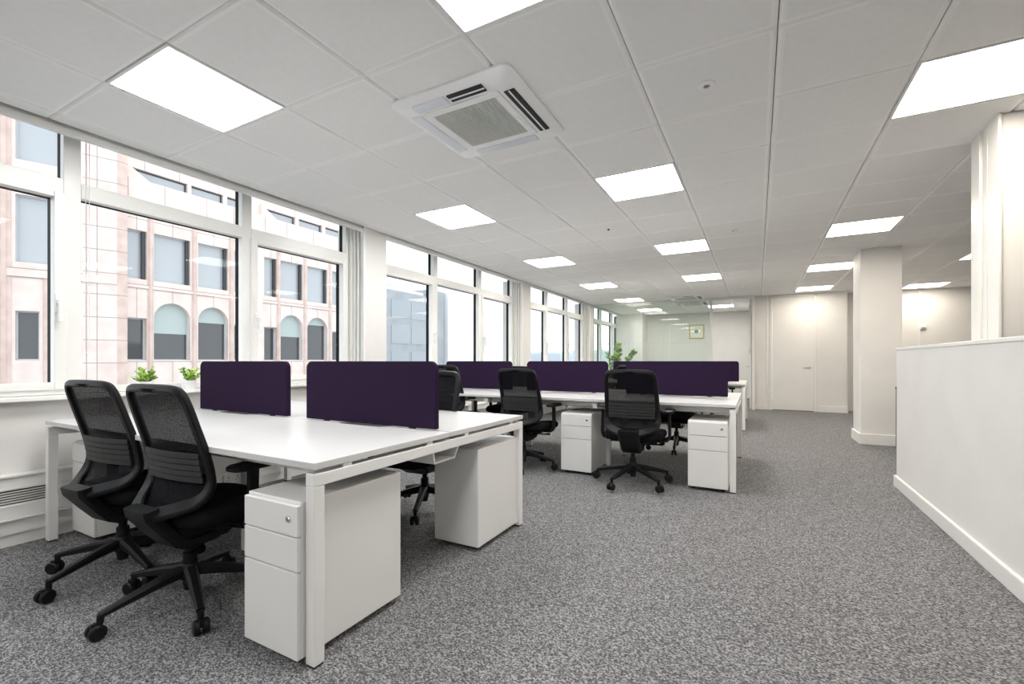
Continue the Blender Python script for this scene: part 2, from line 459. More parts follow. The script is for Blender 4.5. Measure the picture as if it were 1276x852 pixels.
# free-standing square column in the walkway
CX0, CX1, CY0, CY1 = 1.185, 1.605, 7.35, 7.86
struct('wall_column', MB().box(CX0, CX1, CY0, CY1, 0, CEIL + .02), M['wall'], .006)
struct('baseboard_column', MB().box(CX0 - .02, CX1 + .02, CY0 - .02, CY1 + .02, 0, .135), M['skirting'], .005)
# dwarf wall on the right, with cap and skirting
DWX, DWY = 1.055, 5.0
dw = MB().box(DWX, DWX + .15, Y_BACK, DWY, 0, 1.165)
struct('wall_dwarf', dw, M['wall'])
struct('trim_5', MB().box(DWX - .006, DWX + .156, Y_BACK, DWY + .006, 1.165, 1.19), M['skirting'], .004)
struct('baseboard_right', MB().box(DWX - .018, DWX + .168, Y_BACK, DWY + .018, 0, .095), M['skirting'], .006)
# boxed pillar behind the dwarf wall
pl = MB().box(1.262, 2.0, 3.72, 4.10, 0, CEIL + .02)
struct('wall_pillar', pl, M['wall'], .003)
pr = MB()
pr.box(1.246, 1.262, 3.70, 3.84, 0, CEIL + .01); pr.box(1.250, 1.262, 3.86, 3.92, 0, CEIL + .01); pr.box(1.240, 1.262, 3.94, 4.06, 0, CEIL + .01)
pr.box(1.25, 1.262, 4.07, 4.10, 0, CEIL + .01)
struct('trim_6', pr, M['skirting'], .003)

# glazed meeting room at the end
GX0, GX1 = -3.75, -.955
mr = MB(); mr.box(-3.9, .05, Y_MEET, Y_MEET + .1, 0, CEIL + .03); mr.box(-.045, .02, Y_END + .12, Y_MEET, 0, CEIL + .03)
mr.box(-3.9, -3.09, 14.13, Y_MEET, 0, CEIL + .03)
struct('wall_meeting', mr, M['wall'])
bm_ = MB().box(-3.09, -.045, Y_MEET - .018, Y_MEET, 0, .10); bm_.box(-.063, -.045, 12.3, Y_MEET - .018, 0, .10)
struct('baseboard_meeting', bm_, M['skirting'], .004)
fr = MB()
fr.box(GX1, GX1 + .055, Y_GLASS - .035, Y_GLASS + .035, 0, CEIL)          # post beside the opening
fr.box(-.10, -.045, Y_GLASS - .035, Y_END, 0, CEIL)                       # hinge jamb
fr.box(GX1 + .055, -.10, Y_GLASS - .035, Y_GLASS + .035, 2.47, CEIL)      # head over the opening
fr.box(GX0, GX1, Y_GLASS - .02, Y_GLASS + .02, CEIL - .03, CEIL); fr.box(GX0, GX1, Y_GLASS - .02, Y_GLASS + .02, 0, .035)
struct('trim_7', fr, M['skirting'], .003)
gp = bpy.data.objects.new('window_6', None); COL.objects.link(gp); gp['kind'] = 'structure'
for (p, q) in ((GX0, -2.781), (-2.775, -1.853), (-1.847, GX1)):
    obj('glass_panel', MB().box(p, q, Y_GLASS - .005, Y_GLASS + .005, .035, CEIL - .03), M['partition'], gp)
dt = MB(); x = GX0 + .1
while x < GX1 - .05:
    dt.lathe([(.014, 0), (.014, -.0015)], (x, Y_GLASS - .006, 1.515), 12, 'y'); x += .1035
obj('frosted_dots', dt, M['frost'], gp)
d2 = struct('door_2', MB().box(-.148, -.106, Y_GLASS + .04, Y_GLASS + .87, .012, 2.46), M['wall'], .002)
hg = MB()
for z in (.22, 1.30, 2.28): hg.tube([(-.150, Y_GLASS + .036, z - .05), (-.150, Y_GLASS + .036, z + .05)], .009)
obj('hinge', hg, M['brushed'], d2, 0, True)
hh = MB().tube([(-.148, Y_GLASS + .80, .95), (-.20, Y_GLASS + .80, .95), (-.205, Y_GLASS + .77, .95), (-.205, Y_GLASS + .68, .95)], .010)
obj('door_handle', hh, M['brushed'], d2, 0, True)

# ------------------------------------------------------------------ ceiling fittings
def light_label(i, j):
    row = {1: 'the row nearest the windows', 4: 'the middle row', 7: 'the row over the walkway', 10: 'the row behind the column'}[i]
    special = {(1, 0): 'square ceiling light panel at upper left above the two nearest chairs',
               (4, 0): 'ceiling light panel cut by the top edge beside the near air conditioner',
               (7, 3): 'large ceiling light panel at upper right above the dwarf wall',
               (1, 4): 'ceiling light panel in the row nearest the windows, second from the left',
               (1, 8): 'ceiling light panel in the row nearest the windows, third from the left',
               (1, 12): 'ceiling light panel in the row nearest the windows, fourth from the left',
               (1, 16): 'ceiling light panel nearest the windows, last before the glass partition',
               (4, 4): 'ceiling light panel just beyond the near air conditioner, to its right',
               (4, 8): 'ceiling light panel in the middle row, over the second desk bench',
               (4, 12): 'ceiling light panel in the middle row, just before the far air conditioner',
               (7, 8): 'walkway ceiling light panel nearest in front of the square column',
               (7, 12): 'walkway ceiling light panel beside the top of the square column',
               (7, 16): 'walkway ceiling light panel just in front of the flush white door',
               (10, 12): 'ceiling light panel half hidden by the ribbed pillar on the right',
               (10, 17): 'ceiling light panel against the far wall right of the square column',
               (1, 20): 'ceiling light panel inside the meeting room, seen through the glass',
               (4, 20): 'ceiling light panel inside the meeting room, seen through its open doorway'}
    return special.get((i, j), 'ceiling light panel behind the camera in ' + row)
proto = None
for (i, j) in LIGHTS:
    if j < 0 and proto is None: pass
    x0, x1, y0, y1 = iX(i), iX(i + 1), jY(j), jY(j + 1)
    r = thing('ceiling_light', light_label(i, j), 'ceiling light', ((x0 + x1) / 2, (y0 + y1) / 2, CEIL), 0, 'recessed square ceiling lights')
    hx, hy = (x1 - x0) / 2 - .002, (y1 - y0) / 2 - .002
    f = MB(); e = .014
    f.box(-hx, hx, -hy, -hy + e, -.001, .028); f.box(-hx, hx, hy - e, hy, -.001, .028)
    f.box(-hx, -hx + e, -hy + e, hy - e, -.001, .028); f.box(hx - e, hx, -hy + e, hy - e, -.001, .028)
    obj('frame', f, M['lampframe'], r, .002)
    obj('diffuser', MB().box(-hx + e, hx - e, -hy + e, hy - e, .004, .010), M['lampdim' if (i == 10 or j == 16) else 'lampwarm' if i >= 7 else ('lamp' if j <= 4 else 'lampmid')], r)

def cassette(loc, label):
    r = thing('air_conditioner', label, 'air conditioner', (loc[0], loc[1], CEIL), 0, 'ceiling air conditioners')
    H = .385
    # flat panel with rounded corners; openings are left for the four slots and the grille
    p = MB()
    o1 = rrect(-H, H, -H, H, .05, 5); o0 = rrect(-H + .025, H - .025, -H + .025, H - .025, .04, 5)
    n = len(o1)
    g = .245
    inner = []
    for (x, y) in o0:
        m = max(abs(x), abs(y)); inner.append((x / m * g, y / m * g))
    vs = [(x, y, 0) for x, y in o1] + [(x, y, -.012) for x, y in o1] + [(x, y, -.030) for x, y in o0] + [(x, y, -.034) for x, y in inner] + [(x, y, -.02) for x, y in inner]
    fs = []
    for a in range(4):
        for k in range(n): fs.append((a * n + k, a * n + (k + 1) % n, (a + 1) * n + (k + 1) % n, (a + 1) * n + k))
    p.add(vs, fs)
    obj('panel', p, M['acwhite'], r, 0, True)
    # intake frame and grille
    f = MB(); a, b_ = .25, .205
    f.box(-a, a, -a, -b_, -.042, -.02); f.box(-a, a, b_, a, -.042, -.02); f.box(-a, -b_, -b_, b_, -.042, -.02); f.box(b_, a, -b_, b_, -.042, -.02)
    f.box(.214, .235, .02, .13, -.046, -.04)
    obj('grille_frame', f, M['acwhite'], r, .004)
    gm = MB()
    k = 30
    for q in range(k):
        x = -b_ + (q + .5) * 2 * b_ / k
        gm.box(x - .0034, x + .0034, -b_, b_, -.041, -.030)
    for q in range(1, 12):
        y = -b_ + q * 2 * b_ / 12; gm.box(-b_, b_, y - .0015, y + .0015, -.034, -.028)
    obj('intake_grille', gm, M['acgrille'], r)
    obj('filter', MB().box(-b_, b_, -b_, b_, -.024, -.020), principledcache('filter_grey', (.07, .065, .06)), r)
    # outlets: two uncovered dark slots with a white vane, two covered by film
    def slot(rz, l0, l1, open_):
        m = Matrix.Rotation(rz, 4, 'Z')
        def tb(x0, x1, y0, y1, z0, z1):
            q = MB().box(x0, x1, y0, y1, z0, z1); q.v = [tuple(m @ Vector(v)) for v in q.v]; return q
        if open_:
            s = obj('air_outlet', tb(.272, .332, l0, l1, -.0375, -.031), M['acdark'], r)
            v = obj('vane', tb(.297, .306, l0, l1, -.0405, -.036), M['acwhite'], s)
        else:
            s = obj('air_outlet', tb(.268, .336, l0, l1, -.0385, -.031), M['acfilm'], r, .004)
    slot(0, -.22, .24, True)
    slot(-PI / 2, -.02, .20, True)
    slot(-PI / 2, -.26, -.04, False)
    slot(PI, -.24, .24, False)
    slot(PI / 2, -.22, .22, False)
    return r
_pc = {}
def principledcache(n, c, rough=.7):
    if n not in _pc: _pc[n] = principled(n, c, rough)
    return _pc[n]
cassette((-1.447, 2.307), 'square white ceiling air conditioner with grey grille and film still on, nearest the camera')
cassette((-1.43, 10.93), 'small far ceiling air conditioner in front of the glass partition')
cassette((-1.43, 12.1), 'added air conditioner behind the glass, standing for the reflection of the far one')  # added unit in place of the far unit's mirror image in the glass

def at_lat(i, j): return (iX(i), jY(j), CEIL)
def ring_sensor(loc, label):
    r = thing('ceiling_sensor', label, 'sensor', loc, 0, 'round ceiling sensors')
    obj('ring', MB().lathe([(.042, 0), (.042, -.006), (.034, -.011), (.018, -.011), (.014, -.004), (.0, -.004)], (0, 0, 0), 28), M['acwhite'], r, 0, True)
    obj('lens', MB().lathe([(.013, -.003), (.013, -.010), (.006, -.014), (.0, -.014)], (0, 0, 0), 18), principledcache('sensor_lens', (.32, .32, .32)), r, 0, True)
ring_sensor(at_lat(5.49, 2.5), 'round white ceiling sensor with dark centre, nearest the camera right of the air conditioner')
ring_sensor(at_lat(5.49, 7.55), 'tiny round white ceiling sensor further along the same tile row')
r = thing('smoke_detector', 'white domed smoke detector on the ceiling before the meeting room doorway', 'smoke detector', at_lat(5.5, 14.6))
obj('base_plate', MB().lathe([(.055, 0), (.055, -.012), (.048, -.016), (.0, -.016)], (0, 0, 0), 24), M['acwhite'], r, 0, True)
obj('sensing_dome', MB().lathe([(.042, -.016), (.040, -.034), (.026, -.046), (.0, -.046)], (0, 0, 0), 24), M['acwhite'], r, 0, True)
r = thing('ceiling_sensor', 'small white ceiling button between middle row light panels', 'sensor', at_lat(4.51, 9.4), 0)
obj('ring', MB().lathe([(.03, 0), (.03, -.006), (.02, -.010), (.0, -.010)], (0, 0, 0), 20), M['acwhite'], r, 0, True)
r = tag(obj('ceiling_sensor', MB().lathe([(.012, .002), (.012, -.010), (.007, -.014), (.0, -.014)], (0, 0, 0), 16), M['acdark'], None, 0, True), 'tiny black dot sensor on a ceiling tile over the second desk bench', 'sensor')
r.location = at_lat(3.53, 6.37)

# ------------------------------------------------------------------ heater casing, sockets and sill things
def heater(HY0, HY1, GR, label):
    hc = thing('heater_casing', label, 'heater', (-3.80, 0, 0), 0, 'heater casings under the windows')
    c = MB().box(-.055, 0, HY0, HY1, .162, .235); c.box(-.055, 0, HY0, HY1, .33, .40)
    pv = HY0
    for a, b_ in GR: c.box(-.055, 0, pv, a, .235, .33); pv = b_
    c.box(-.055, 0, pv, HY1, .235, .33)
    obj('casing', c, M['upvc'], hc, .003)
    obj('ledge', MB().box(-.058, .012, HY0, HY1, .40, .416), M['upvc'], hc, .004)
    obj('lower_lip', MB().box(-.055, .012, HY0, HY1, .150, .162), M['upvc'], hc, .004)
    obj('lower_panel', MB().box(-.055, -.006, HY0, HY1, .07, .150), M['upvc'], hc)
    obj('plinth', MB().box(-.055, -.016, HY0, HY1, 0, .07), M['upvc'], hc)
    for a, b_ in GR:
        g = MB()
        for k in range(7):
            z = .238 + k * .0145; g.box(-.02, -.002, a, b_, z, z + .0055)
        g.box(-.02, .003, a - .015, a, .228, .338); g.box(-.02, .003, b_, b_ + .015, .228, .338); g.box(-.02, .003, a, b_, .228, .238); g.box(-.02, .003, a, b_, .330, .338)
        go = obj('grille', g, M['upvc'], hc)
        obj('grille_void', MB().box(-.05, -.045, a, b_, .235, .33), M['acdark'], go)
heater(-.205 + .34, 3.57, [(.25, 1.14), (2.42, 3.2)], 'white heater casing with slotted grilles under the near window, left of the closest bench')
heater(3.91, 7.345, [(4.2, 6.6)], 'white slotted heater casing under the second window, beyond the closest bench')
heater(7.69, 11.1, [(7.95, 10.2)], 'white slotted heater casing under the third window, before the glass partition')
tag(obj('pipe_box', MB().box(-3.787, -3.745, 2.29, 2.39, 0, .42).box(-3.86, -3.745, 2.29, 2.39, .42, WB - .04), M['upvc'], None, .003), 'white boxed riser standing against the heater casing under the window', 'pipe box')
def socket(y, lab):
    s = thing('power_socket', lab, 'socket', (-3.806, y, .11))
    obj('face_plate', MB().box(0, .010, -.073, .073, -.040, .040), M['socket'], s, .003)
    for sy in (-.036, .036):
        h_ = MB(); h_.box(.0095, .011, sy - .004, sy + .004, .008, .018); h_.box(.0095, .011, sy - .014, sy - .008, -.012, -.006); h_.box(.0095, .011, sy + .008, sy + .014, -.012, -.006)
        obj('socket_holes', h_, M['acdark'], s)
        obj('switch', MB().box(.0095, .013, sy - .006, sy + .006, .024, .034), M['socket'], s)
socket(2.03, 'white double power socket low on the wall behind the nearest chair, left of the pair')
socket(2.20, 'white double power socket low on the wall beside the boxed riser, right of the pair')
cords = MB(); 
for dy in (0, .018): cords.tube([(-3.87, 1.292 + dy, 2.5), (-3.87, 1.292 + dy, 1.14)], .0018, 6)
cords.tube([(-3.87, 1.292, 1.14), (-3.87, 1.301, 1.12), (-3.87, 1.31, 1.14)], .0018, 6)
tag(obj('blind_cord', cords, M['cord']), 'thin looped blind cord hanging beside the mullion of the near window', 'cord')

def leaf(mb, base, direction, L, W, curl=.15, obov=.55, roll=None):
    D = Vector(direction).normalized(); U = Vector((0, 0, 1)) if abs(D.z) < .95 else Vector((1, 0, 0))
    S = D.cross(U).normalized(); N = S.cross(D)
    q = Matrix.Rotation(random.uniform(-1.3, 1.3), 3, D); S = q @ S; N = q @ N
    B = Vector(base); vs = []; prof = [(0, .06), (.2, .55), (obov, 1.0), (.82, .72), (1, .05)]
    for t, wd in prof:
        c = B + D * L * t - N * curl * L * t * t
        vs += [c - S * W * wd / 2 + N * .10 * W * wd, c + N * 0, c + S * W * wd / 2 + N * .10 * W * wd]
    fs = []
    for i in range(len(prof) - 1):
        for k in range(2): fs.append((i * 3 + k, i * 3 + k + 1, i * 3 + k + 4, i * 3 + k + 3))
    mb.add(vs, fs)
def sill_plant(loc, label, seed):
    rnd = random.Random(seed)
    r = thing('potted_plant', label, 'plant', loc, 0, 'small green plants in white pots on the sill')
    a, b_, hgt = .030, .038, .068
    p = MB(); o = [(-a, -a), (a, -a), (a, a), (-a, a)]; q = [(-b_, -b_), (b_, -b_), (b_, b_), (-b_, b_)]; e = .033; ee = [(-e, -e), (e, -e), (e, e), (-e, e)]
    p.add([(x, y, 0) for x, y in o] + [(x, y, hgt) for x, y in q] + [(x, y, hgt) for x, y in ee] + [(x, y, hgt - .012) for x, y in ee],
          [(3, 2, 1, 0)] + [(k, (k + 1) % 4, 4 + (k + 1) % 4, 4 + k) for k in range(4)] + [(4 + k, 4 + (k + 1) % 4, 8 + (k + 1) % 4, 8 + k) for k in range(4)] + [(8 + k, 8 + (k + 1) % 4, 12 + (k + 1) % 4, 12 + k) for k in range(4)])
    obj('pot', p, M['potwhite'], r, .003)
    obj('soil', MB().box(-.033, .033, -.033, .033, hgt - .014, hgt - .008), M['soil'], r)
    st = MB(); lf = MB(); lf2 = MB()
    for k in range(15):
        az = rnd.uniform(0, 2 * PI); el = rnd.uniform(.35, 1.35); L = rnd.uniform(.055, .105)
        d = Vector((math.cos(az) * math.cos(el), math.sin(az) * math.cos(el), math.sin(el)))
        p0 = Vector((rnd.uniform(-.012, .012), rnd.uniform(-.012, .012), hgt - .012)); p1 = p0 + d * L * .55; p2 = p0 + d * L + Vector((0, 0, .01))
        st.tube([p0, p1, p2], .0014, 5)
        for t in range(9):
            f = .25 + .75 * t / 8; c = p0.lerp(p2, f); s = 1 if t % 2 else -1
            side = d.cross(Vector((0, 0, 1))).normalized() * s
            dd = (side * .8 + d * .6 + Vector((rnd.uniform(-.3, .3), rnd.uniform(-.3, .3), rnd.uniform(-.1, .6))))
            leaf(lf if rnd.random() < .62 else lf2, c, dd, rnd.uniform(.022, .036), rnd.uniform(.012, .019))
        leaf(lf, p2, d, .026, .012)
    obj('stems', st, M['stem'], r); obj('leaves', lf, M['leafy'], r); obj('dark_leaves', lf2, M['leafdark'], r)
sill_plant((-3.835, 1.60, WB - .004), 'small bright green plant in white pot on the sill, left one behind the chairs', 3)
sill_plant((-3.835, 1.885, WB - .004), 'small green plant in square white pot on the sill, right one beside the purple screen', 11)

# ------------------------------------------------------------------ desks
def bench(label, x1, y0, n, trays):
    """back-to-back bench: n desks wide, two deep; right end at x1, near edge at y0"""
    L, D, G = 1.195, .79, .018
    x0 = x1 - n * L
    r = thing('desk_bench', label, 'desk', (x1, y0, 0), 0, 'white back to back desk benches')
    T0, T1 = .695, .72
    for k in range(n):
        a, b_ = -(k + 1) * L + .0015, -k * L - .0015; m = (a + b_) / 2
        near = [(a, 0), (b_, 0), (b_, D), (m + .19, D), (m + .155, D - .035), (m - .155, D - .035), (m - .19, D), (a, D)]
        far = [(a, D + G), (m - .19, D + G), (m - .155, D + G + .035), (m + .155, D + G + .035), (m + .19, D + G), (b_, D + G), (b_, 2 * D + G), (a, 2 * D + G)]
        obj('desktop', MB().prism(near, 'z', T0, T1), M['white'], r, .002)
        obj('desktop', MB().prism(far, 'z', T0, T1), M['white'], r, .002)
    W = 2 * D + G; s = .045; zt = .680
    def frame(xa, inset, solid):
        f = MB().box(xa, xa + s, inset, W - inset, zt - s, zt)
        obj('cross_rail', f, M['white_edge'], r, .003)
        for y in ((inset, W - inset - s) if solid else (.47, W - .47 - s)):
            lg = obj('leg', MB().box(xa, xa + s, y, y + s, .008, zt - (s if not solid else s)), M['white_edge'], r, .003)
            obj('foot', MB().box(xa + .003, xa + s - .003, y + .003, y + s - .003, 0, .008), M['foot'], lg)
    frame(-s - .003, 0.0, True); frame(-n * L + .003, 0.0, True)
    for k in range(1, n): frame(-k * L - s / 2, .03, False)
    bl = []
    for y in (.13, D - .17, D + G + .12, W - .175):
        b_ = MB().box(-n * L + .003, -.003, y, y + .045, zt, T0 - .001) if False else MB().box(-n * L + s, -s - .003, y, y + .04, zt - .04, zt)
        for k in range(n + 1):
            xx = -k * L + (-.046 if k == 0 else (.003 if k == n else -.02)); b_.box(xx, xx + .04, y, y + .04, zt, T0)
        obj('support_beam', b_, M['white_edge'], r)
    if trays:
        for k in range(n):
            a, b_ = -(k + 1) * L + .10, -k * L - .03
            prof = [(D - .10, .628), (D - .085, .572), (D + .085, .572), (D + .12, .628), (D + .111, .632), (D + .079, .581), (D - .079, .581), (D - .090, .632)]
            tr = MB().prism(prof, 'x', a, b_)
            obj('cable_tray', tr, M['white_edge'], r)
    return r
BX1, BY0 = -1.352, 1.062
bench('white four place desk bench nearest the camera, two near chairs tucked in', BX1, BY0, 2, True)
bench('white six place desk bench in the middle of the room, second from the camera', -.147, 4.09, 3, True)
bench('white desk bench furthest back, in front of the glass partition', -.155, 7.86, 3, False)

def screen(xc, yc, lab):
    r = thing('desk_screen', lab, 'desk screen', (xc, yc, .7205), 0, 'purple desk screens')
    o = rrect(-.495, .495, .006, .354, .045, 6, (0, 0, 1, 1))
    obj('felt_panel', MB().prism(o, 'y', -.015, .015), M['felt'], r, .005, False, 3)
    for x in (-.33, .33):
        m = MB().box(x - .02, x + .02, -.006, .006, -.06, .0045)
        obj('clamp', m, M['foot'], r)
Y1, Y2, Y3 = BY0 + .799, 4.09 + .799, 7.86 + .799
screen(-1.932, Y1, 'purple felt desk screen on the nearest bench, right one of the two, large')
screen(-3.105, Y1, 'purple felt desk screen on the nearest bench, left one beside the plants')
screen(-.744, Y2, 'dark purple desk screen on the middle bench, right end')
screen(-1.934, Y2, 'purple desk screen on the middle bench, between the other two')
screen(-3.130, Y2, 'purple desk screen on the middle bench, nearest the windows')
screen(-.765, Y3, 'dark purple desk screen on the furthest bench, right end over the walkway')
screen(-1.945, Y3, 'dark purple desk screen on the furthest bench, second from its right end')
screen(-3.135, Y3, 'dark purple desk screen on the furthest bench, nearest the windows')

def pedestal_proto():
    r = thing('drawer_pedestal', '', 'pedestal', (0, 0, 0), 0, 'white three drawer pedestals')
    W, D, H = .305, .51, .580
    a = W / 2
    b_ = MB().box(-a, a, .0042, D, .028, H)
    obj('body', b_, M['ped'], r, .004)
    for z0, z1, nm in ((.030, .3335, 'file_drawer'), (.3375, .4555, 'drawer'), (.4595, .5685, 'drawer')):
        d_ = obj(nm, MB().box(-a, a, -.012, .0038, z0, z1), M['ped'], r, .0025)
        if z1 > .56:
            l = MB().lathe([(.0, -.019), (.009, -.019), (.011, -.0165), (.011, -.011), (.0, -.011)], (a - .045, 0, .52), 16, 'y')
            lk = obj('lock', l, M['chrome'], d_, 0, True)
    obj('drawer_gap', MB().box(-a + .012, a - .012, .0036, .0048, .04, H - .014), M['gapdark'], r)
    for x in (-a + .04, a - .04):
        for y in (.05, D - .05):
            obj('castor', MB().lathe([(.012, -.014), (.014, -.010), (.014, .010), (.012, .014)], (x, y, .0142), 14, 'x'), M['foot'], r, 0, True)
    return r
p0 = pedestal_proto()
PEDS = [((-1.558, 1.045), 0, 'white three drawer pedestal at the near corner of the nearest bench'),
        ((-3.60, 1.20), 0, 'white three drawer pedestal near the heater, behind the left near chair'),
        ((-1.525, 2.655), 180, 'white pedestal at the far corner of the nearest bench, showing its plain back'),
        ((-1.515, 4.10), 0, 'white three drawer pedestal under the middle bench between two chairs'),
        ((-.36, 4.075), 0, 'white three drawer pedestal at the right end of the middle bench')]
for k, ((x, y), a, lab) in enumerate(PEDS):
    if k == 0:
        p0.location = (x, y, 0); p0['label'] = lab
    else: dup(p0, (x, y, 0), R(a), lab)

# ------------------------------------------------------------------ office chairs
def chair_proto():
    r = thing('office_chair', '', 'office chair', (0, 0, 0), 0, 'black mesh back office chairs')
    side = [(.062, -.172, .472), (.130, -.130, .490), (.186, -.082, .512), (.212, -.048, .552), (.216, -.038, .61), (.213, -.058, .71), (.208, -.092, .82), (.203, -.122, .915), (.190, -.138, .962), (.158, -.147, .982), (.09, -.151, .986), (0, -.152, .987)]
    rt = catmull(side, 5)
    lt = [Vector((-p.x, p.y, p.z)) for p in rt][::-1]
    loop = rt + lt[1:]
    n = len(loop)
    ws, hs = [], []
    for p in loop:
        ws.append(.034 if p.z > .62 else .034 + .030 * min(1, (.62 - p.z) / .12)); hs.append(.028)
    ups = []
    for p in loop:
        ups.append((0, -1, .25) if p.z > .56 else (0, -.75, .65))
    obj('back_frame', MB().sweep(loop, ws, hs, ups, False, .45), M['plastic'], r, 0, True)
    # mesh stretched between the two sides
    m = MB(); rows = rt; K = 10
    for p in rows:
        for k in range(K + 1):
            t = 2 * k / K - 1
            bulge = .025 * (1 - t * t) * (1 if p.z > .5 else .3)
            m.v.append((p.x * t, p.y - bulge + .002, p.z))
    for i in range(len(rows) - 1):
        for k in range(K): m.f.append((i * (K + 1) + k, i * (K + 1) + k + 1, (i + 1) * (K + 1) + k + 1, (i + 1) * (K + 1) + k))
    obj('back_mesh', m, M['mesh'], r, 0, True)
    lb = MB()
    for i in range(5):
        z0 = .60 + i * .026
        y = -.068 - .02 * (i / 5)
        pts = [(x, y + .010 - .022 * (1 - (x / .2) ** 2), z0) for x in (-.195, -.14, -.07, 0, .07, .14, .195)]
        lb.sweep(pts, .008, .023, (0, 0, 1))
    obj('lumbar_support', lb, principledcache('lumbar_charcoal', (.016, .016, .017), .6), r)
    # broad support from the back of the yoke down and forward under the seat
    sp = [Vector(p) for p in ((0, -.190, .496), (0, -.186, .470), (0, -.13, .395), (0, -.075, .328), (0, -.05, .316), (0, .08, .318))]
    obj('back_support', MB().sweep(sp, [.175 - .01 * i / len(sp) for i in range(len(sp))], .055, (0, -1, -.6), False, .5), M['plastic'], r, 0, True)
    # seat cushion
    s = MB(); N = 28; rings = []
    for (z, g) in ((.395, .82), (.402, .95), (.425, 1.0), (.452, 1.0), (.470, .95), (.478, .80), (.476, .45)):
        ring = []
        for k in range(N):
            a = 2 * PI * k / N; ca, sa = math.cos(a), math.sin(a)
            x = .250 * math.copysign(abs(ca) ** .45, ca); y = .245 * math.copysign(abs(sa) ** .45, sa)
            zz = z - (.030 * max(0, y / .245) ** 3 if z > .41 else 0.012 * max(0, y / .245) ** 3)
            ring.append((x * g, .13 + y * g, zz))
        rings.append(ring)
    vs = [p for q in rings for p in q]; fs = [(i * N + k, i * N + (k + 1) % N, (i + 1) * N + (k + 1) % N, (i + 1) * N + k) for i in range(len(rings) - 1) for k in range(N)]
    fs += [tuple(range(N - 1, -1, -1)), tuple(range((len(rings) - 1) * N, len(rings) * N))]
    s.add(vs, fs)
    obj('seat', s, M['fabric'], r, 0, True, angle=60)
    mech = MB().prism([(-.09, .33), (-.06, .30), (.12, .30), (.20, .345), (.20, .385), (-.09, .385)], 'x', -.075, .075)
    mech.box(-.20, .20, .0, .05, .37, .396); mech.box(-.20, .20, .20, .25, .37, .396)
    tm = obj('tilt_mechanism', mech, M['plastic'], r, .006)
    obj('adjusting_lever', MB().tube([(.07, .10, .345), (.17, .12, .345), (.23, .13, .35)], [.006, .006, .012]), M['plastic'], tm, 0, True)
    obj('gas_column', MB().lathe([(.018, .30), (.018, .225), (.027, .225), (.029, .10), (.022, .060), (.0, .060)], (0, 0, 0), 20), M['plastic'], r, 0, True)
    obj('base_hub', MB().lathe([(.0, .178), (.032, .178), (.042, .165), (.044, .118), (.034, .105), (.0, .105)], (0, 0, 0), 24), M['plastic'], r, 0, True)
    lg = MB(); lp = [(.03, 0, .146), (.12, 0, .132), (.22, 0, .110), (.315, 0, .088)]
    lg.sweep(lp, [.056, .046, .037, .030], [.050, .042, .032, .022], (0, 0, 1), False, .5)
    lg.tube([(.312, 0, .09), (.312, 0, .058)], .012, 10)
    cs = MB()
    for sy in (-1, 1):
        cs.lathe([(.024, sy * .005), (.029, sy * .008), (.0295, sy * .022), (.024, sy * .027)], (.325, 0, .0297), 22, 'y')
    cs.box(.306, .342, -.007, .007, .03, .062)
    first = None
    for k in range(5):
        if k == 0:
            l = obj('base_leg', lg, M['plastic'], r, 0, True); c = obj('castor', cs, M['plastic'], l, 0, True); first = l; fc = c
        else:
            l = first.copy(); COL.objects.link(l); l.parent = r; c = fc.copy(); COL.objects.link(c); c.parent = l
        l.rotation_euler = (0, 0, R(72 * k))
    for sx in (-1, 1):
        a = MB()
        a.sweep(catmull([(sx * .19, .09, .385), (sx * .262, .09, .388), (sx * .290, .09, .43), (sx * .290, .095, .52), (sx * .287, .10, .632)], 5), .050, .022, (sx, 0, .2), False, .5)
        ar = obj('armrest', a, M['plastic'], r, 0, True)
        pd = rrect(-.042, .042, -.125, .125, .035, 5)
        pad = MB(); nn = len(pd)
        for z, g in ((.630, .88), (.636, 1), (.650, 1), (.657, .9)): pad.v += [(sx * .285 + x * g, .115 + y * g, z) for x, y in pd]
        pad.f += [(i * nn + k, i * nn + (k + 1) % nn, (i + 1) * nn + (k + 1) % nn, (i + 1) * nn + k) for i in range(3) for k in range(nn)]
        pad.f += [tuple(range(nn - 1, -1, -1)), tuple(range(3 * nn, 4 * nn))]
        obj('arm_pad', pad, M['plastic'], ar, 0, True)
    return r
c0 = chair_proto()
CHAIRS = [((-2.87, 1.105), 5, -75, -.02, 'black mesh office chair nearest the windows at the near side of the closest bench'),
          ((-2.235, 1.105), 3, -92, -.025, 'black mesh office chair at the near side of the closest bench, beside its pedestal'),
          ((-2.09, 2.56), 182, -62, 0, 'black office chair on the far side of the closest bench, behind the large purple screen'),
          ((-.945, 3.955), 2, 179, 0, 'black mesh office chair at the middle bench showing its whole back and base'),
          ((-2.05, 4.04), -3, 5, 0, 'black mesh office chair at the middle bench, left of its centre pedestal'),
          ((-3.06, 4.18), 0, 20, .03, 'raised black office chair at the middle bench nearest the windows, mostly hidden'),
          ((-3.0, 5.56), 180, 30, 0, 'black office chair beyond the middle bench, seen in the gap between its screens'),
          ((-.84, 5.66), 180, -86, 0, 'black office chair beyond the middle bench, its base seen under the desk'),
          ((-1.90, 7.85), 0, 40, 0, 'black office chair at the furthest bench, its top against the dark screens'),
          ((-.63, 7.86), 0, 10, 0, 'black office chair at the right end of the furthest bench, one armrest showing')]
